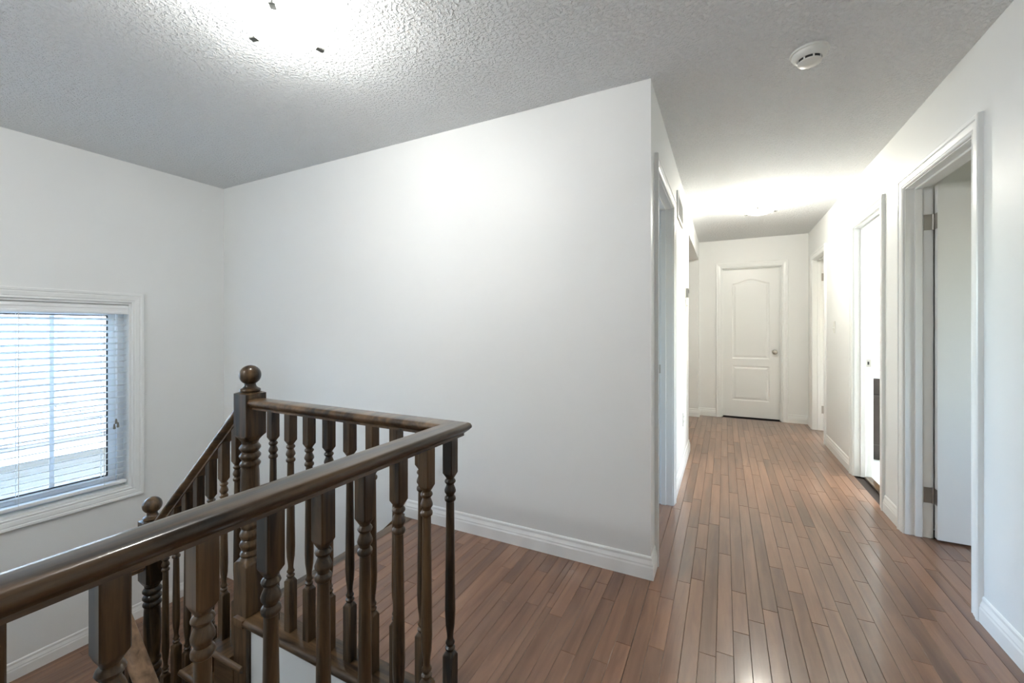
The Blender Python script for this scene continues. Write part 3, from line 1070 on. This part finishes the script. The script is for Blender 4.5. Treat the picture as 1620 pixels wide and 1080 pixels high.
# ------------------------------------------------------------------ ceiling lights
def ceiling_light(loc, mat, watts, col, label, R=0.143, ang=0.0, clips=True):
    root = empty('ceiling_light', loc, label, 'ceiling light', 'flush dome ceiling lights')
    x, y, z = loc
    pn = MB(); pn.lathe(x, y, [(R * 0.55, z - 0.0005), (R * 0.58, z - 0.02), (R * 0.55, z - 0.037)], 40)
    pn.build('pan', M['trim'], root)
    dm = MB()
    prof = [(R * 0.80, z - 0.037), (R * 0.95, z - 0.043), (R, z - 0.052)] + [(R * cos(t), z - 0.064 - 0.076 * sin(t)) for t in [pi / 2 * i / 9 for i in range(0, 9)]] + [(0.001, z - 0.140)]
    prof = [(R * 0.5, z - 0.036)] + prof
    dm.lathe(x, y, prof, 40)
    dm.build('glass_dome', mat, root)
    bl_ = bpy.data.lights.new('bulb', 'POINT')
    bl_.energy = watts
    bl_.color = col
    bl_.shadow_soft_size = 0.055
    bo = bpy.data.objects.new('bulb', bl_)
    C.objects.link(bo)
    bo.parent = root
    bo.location = (0, 0, -0.074)
    if clips:
        for k in range(3):
            a = ang + k * 2 * pi / 3
            c_ = MB()
            ca, sa = cos(a), sin(a)
            U_, V_ = Vector((ca, sa, 0)), Vector((-sa, ca, 0))
            c_.box(R - 0.024, R + 0.006, -0.011, 0.011, -0.114, -0.107)
            c_.box(R + 0.002, R + 0.006, -0.004, 0.004, -0.114, -0.020)
            c_.box(R * 0.5, R + 0.006, -0.006, 0.006, -0.024, -0.020)
            c_.frame((x, y, z), U_, V_, (0, 0, 1))
            c_.build('clip', M['clip'], root, bevel=0.001)
    return root


ceiling_light((-1.476, 1.014, H), M['lamp_cool'], LAMP_LANDING, (1.0, 0.985, 0.94), 'bright flush glass dome light with three metal clips above the stairwell', ang=radians(-48))
ceiling_light((0.30, 4.60, H), M['lamp_warm'], LAMP_HALL, (1.0, 0.965, 0.86), 'warm flush glass dome light on the ceiling down the hall', ang=radians(20))
ceiling_light((-2.40, -0.90, H), M['fill_back'], FILL_BACK, (0.96, 0.985, 1.0), 'added unseen fill light in a flush glass dome behind the viewpoint', ang=0.3)
ceiling_light((2.2, 4.45, H), M['fill_bath'], FILL_BATH, (0.93, 0.99, 1.0), 'added unseen fill light in a flush glass dome on the bathroom ceiling', ang=0.3)

# smoke detector
sx, sy = 0.335, 2.238
sd = empty('smoke_detector', (sx, sy, H), 'round off-white smoke detector on the hall ceiling', 'smoke detector')
m_ = MB(); m_.lathe(sx, sy, [(0.071, H - 0.0005), (0.073, H - 0.004), (0.072, H - 0.010), (0.066, H - 0.012)], 40)
m_.build('base_plate', M['plastic'], sd)
m_ = MB(); m_.lathe(sx, sy, [(0.066, H - 0.012), (0.067, H - 0.018), (0.064, H - 0.027), (0.054, H - 0.035), (0.046, H - 0.037), (0.044, H - 0.034), (0.0435, H - 0.028)], 40)
m_.build('housing', M['plastic'], sd)
m_ = MB(); m_.lathe(sx, sy, [(0.0425, H - 0.028), (0.0425, H - 0.046)], 32); m_.build('sensor_screen', M['dark'], sd)
m_ = MB(); m_.lathe(sx, sy, [(0.0445, H - 0.046), (0.045, H - 0.050), (0.040, H - 0.054), (0.012, H - 0.056), (0.001, H - 0.056)], 32); m_.build('cap', M['plastic'], sd)
for k in range(8):
    a = 2 * pi * k / 8 + 0.2
    m_ = MB(); m_.box(0.0425, 0.0455, -0.003, 0.003, -0.050, -0.030)
    m_.frame((sx, sy, H), (cos(a), sin(a), 0), (-sin(a), cos(a), 0), (0, 0, 1)); m_.build('rib', M['plastic'], sd)


# ------------------------------------------------------------------ wall fittings
def wall_plate(name, label, cat, o, U, V, kind, wd=0.07, ht=0.115):
    root = empty(name, o, label, cat, 'toggle light switches' if kind == 'toggle' else 'wall outlets')
    p = MB(); p.box(-wd / 2, wd / 2, 0.0004, 0.006, -ht / 2, ht / 2); p.frame(o, U, V, (0, 0, 1))
    p.build('plate', M['plastic'], root, bevel=0.002, seg=2)
    if kind == 'toggle':
        t = MB(); t.box(-0.006, 0.006, 0.006, 0.008, -0.013, 0.013)
        t.add([(-0.0045, 0.008, -0.004), (0.0045, 0.008, -0.004), (0.0045, 0.008, 0.008), (-0.0045, 0.008, 0.008), (-0.0035, 0.021, -0.011), (0.0035, 0.021, -0.011), (0.0035, 0.020, -0.004), (-0.0035, 0.020, -0.004)],
              [(0, 1, 5, 4), (1, 2, 6, 5), (2, 3, 7, 6), (3, 0, 4, 7), (4, 5, 6, 7)])
        t.frame(o, U, V, (0, 0, 1)); t.build('toggle', M['plastic'], root)
    else:
        for dz in (-0.02, 0.02):
            t = MB(); t.lathe(0, 0, [(0.0165, 0.006), (0.016, 0.0085), (0.001, 0.0085)], 20)
            t.frame(Vector(o) + Vector((0, 0, dz)), U, (0, 0, 1), V); f_ = t.build('socket_face', M['plastic'], root)
            for du in (-0.006, 0.006):
                t = MB(); t.box(du - 0.001, du + 0.001, 0.0085, 0.0092, dz - 0.001, dz + 0.007); t.frame(o, U, V, (0, 0, 1)); t.build('slot', M['dark'], f_)
    return root


wall_plate('light_switch', 'white toggle light switch between two right-hand doorways', 'light switch', (XR, 5.07, 1.235), (0, 1, 0), (-1, 0, 0), 'toggle')
wall_plate('light_switch', 'white toggle light switch under the thermostat on the left hall wall', 'light switch', (XL, 4.20, 1.435), (0, 1, 0), (1, 0, 0), 'toggle')
wall_plate('wall_outlet', 'white outlet low on the left hall wall above the baseboard', 'outlet', (XL, 3.90, 0.44), (0, 1, 0), (1, 0, 0), 'outlet')
wall_plate('wall_outlet', 'white outlet on the bathroom wall above the vanity', 'outlet', (1.235, 5.40, 1.02), (1, 0, 0), (0, -1, 0), 'outlet')

th = empty('thermostat', (XL, 4.20, 1.55), 'small grey thermostat on the left hall wall near the recess', 'thermostat')
t = MB(); t.box(XL + 0.0004, XL + 0.006, 4.145, 4.255, 1.505, 1.60); t.build('back_plate', M['plastic'], th, bevel=0.002)
t = MB(); t.box(XL + 0.006, XL + 0.026, 4.155, 4.245, 1.512, 1.592); t.build('body', M['grey'], th, bevel=0.004, seg=2)
t = MB(); t.box(XL + 0.026, XL + 0.0272, 4.172, 4.228, 1.548, 1.582); t.build('display', M['dark'], th)

vg = empty('vent_grille', (XL, 3.58, 2.16), 'white slatted air return grille high on the left hall wall', 'vent')
vy0, vy1, vz0, vz1 = 3.36, 3.80, 2.06, 2.26
t = MB(); frame4(t, XL + 0.0004, XL + 0.012, vy0, vy1, vz0, vz1, 0.025); t.build('frame', M['trim'], vg, bevel=0.003)
t = MB(); t.box(XL + 0.0004, XL + 0.0015, vy0 + 0.025, vy1 - 0.025, vz0 + 0.025, vz1 - 0.025); t.build('backing', M['grey'], vg)
for k in range(10):
    z = vz0 + 0.033 + 0.015 * k
    t = MB(); t.add([(XL + 0.0018, vy0 + 0.026, z + 0.004), (XL + 0.0018, vy1 - 0.026, z + 0.004), (XL + 0.010, vy1 - 0.026, z - 0.005), (XL + 0.010, vy0 + 0.026, z - 0.005),
                     (XL + 0.0018, vy0 + 0.026, z + 0.0055), (XL + 0.0018, vy1 - 0.026, z + 0.0055), (XL + 0.010, vy1 - 0.026, z - 0.0035), (XL + 0.010, vy0 + 0.026, z - 0.0035)],
                    [(0, 1, 2, 3), (7, 6, 5, 4), (0, 4, 5, 1), (1, 5, 6, 2), (2, 6, 7, 3), (3, 7, 4, 0)])
    t.build('louver', M['trim'], vg)

# ------------------------------------------------------------------ bathroom through the middle doorway
bf = MB(); bf.box(XRO + 0.0, 4.2, 3.52, 5.40, -0.011, -0.004)
bath = bf.build('floor_bath', M['grey'], kind='structure', label='white tiled bathroom floor')
tm = None
for i in range(7):
    for k in range(6):
        x, y = XRO + 0.003 + 0.305 * i, 3.523 + 0.305 * k
        t = MB(); t.box(x, x + 0.301, y, min(y + 0.301, 5.398), -0.004, 0.004)
        t.build('tile', M['tile'], bath, bevel=0.0015)
vn = empty('vanity', (1.85, 5.1, 0.0), 'dark wood bathroom vanity with white counter seen through the bright doorway', 'vanity')
vx0, vx1, vyf = 1.09, 2.6, 4.935
t = MB(); t.box(vx0, vx1, vyf + 0.02, 5.398, 0.09, 0.765); t.box(vx0 + 0.01, vx1 - 0.01, vyf + 0.07, 5.398, 0.0045, 0.09)
t.build('body', M['vanity'], vn)
t = MB(); t.box(vx0 - 0.006, vx1 + 0.015, vyf - 0.012, 5.398, 0.766, 0.806); t.box(vx0 - 0.006, vx1 + 0.015, 5.378, 5.398, 0.806, 0.90)
t.build('countertop', M['counter'], vn, bevel=0.004)
for i in range(3):
    a = vx0 + 0.004 + i * 0.502
    t = MB(); t.box(a, a + 0.496, vyf, vyf + 0.019, 0.615, 0.762); dr = t.build('drawer', M['vanity'], vn, bevel=0.003)
    k = MB(); tube(k, [(a + 0.20, vyf - 0.002, 0.69), (a + 0.20, vyf - 0.025, 0.69), (a + 0.30, vyf - 0.025, 0.69), (a + 0.30, vyf - 0.002, 0.69)], 0.005); k.build('handle', M['nickel'], dr)
    t = MB(); frame4_ = t
    t.box(a, a + 0.496, vyf + 0.006, vyf + 0.019, 0.095, 0.608)
    for bx in ((a, a + 0.06, 0.095, 0.608), (a + 0.436, a + 0.496, 0.095, 0.608), (a + 0.06, a + 0.436, 0.095, 0.155), (a + 0.06, a + 0.436, 0.548, 0.608)):
        t.box(bx[0], bx[1], vyf, vyf + 0.006, bx[2], bx[3])
    dd = t.build('cabinet_door', M['vanity'], vn)
    k = MB(); tube(k, [(a + 0.455, vyf - 0.002, 0.45), (a + 0.455, vyf - 0.025, 0.45), (a + 0.455, vyf - 0.025, 0.55), (a + 0.455, vyf - 0.002, 0.55)], 0.005); k.build('handle', M['nickel'], dd)

# panes and frames for the unseen windows that light the rooms
for i, (x0, yy0, yy1, z0, z1, lab) in enumerate(((4.22, 0.9, 2.2, 0.9, 2.1, 'window of the room behind the nearest right doorway'), (4.22, 4.0, 4.9, 1.0, 2.1, 'window of the bathroom'), (4.22, 6.4, 7.6, 0.8, 2.1, 'window of the room behind the farthest right doorway'), (XW - 0.13, *LWIN, 'window of the room behind the left doorway'))):
    r_ = empty('window_%d' % (i + 2), (x0, (yy0 + yy1) / 2, z0), lab, 'window', kind='structure')
    t = MB(); frame4(t, x0, x0 + 0.06, yy0 + 0.001, yy1 - 0.001, z0 + 0.001, z1 - 0.001, 0.05); t.build('window_frame', M['vinyl'], r_)
    t = MB(); t.box(x0 + 0.028, x0 + 0.032, yy0 + 0.0515, yy1 - 0.0515, z0 + 0.0515, z1 - 0.0515); t.build('pane', M['glass'], r_)

# sampling portals in the window openings (they give no light of their own)
for loc, sy_, sz_, dx in (((XW - 0.17, ym, (wz0 + wz1) / 2), wy1 - wy0, wz1 - wz0, 1), ((XW - 0.17, (LWIN[0] + LWIN[1]) / 2, (LWIN[2] + LWIN[3]) / 2), LWIN[1] - LWIN[0], LWIN[3] - LWIN[2], 1),
                          ((4.36, 1.55, 1.5), 1.3, 1.2, -1), ((4.36, 4.45, 1.55), 0.9, 1.1, -1), ((4.36, 7.0, 1.45), 1.2, 1.3, -1)):
    pl = bpy.data.lights.new('window_portal', 'AREA')
    pl.shape = 'RECTANGLE'
    pl.size, pl.size_y = sz_, sy_
    pl.cycles.is_portal = True
    po = bpy.data.objects.new('window_portal', pl)
    C.objects.link(po)
    po.location = loc
    po.rotation_euler = Vector((dx, 0, 0)).to_track_quat('-Z', 'Y').to_euler()

bpy.context.view_layer.update()
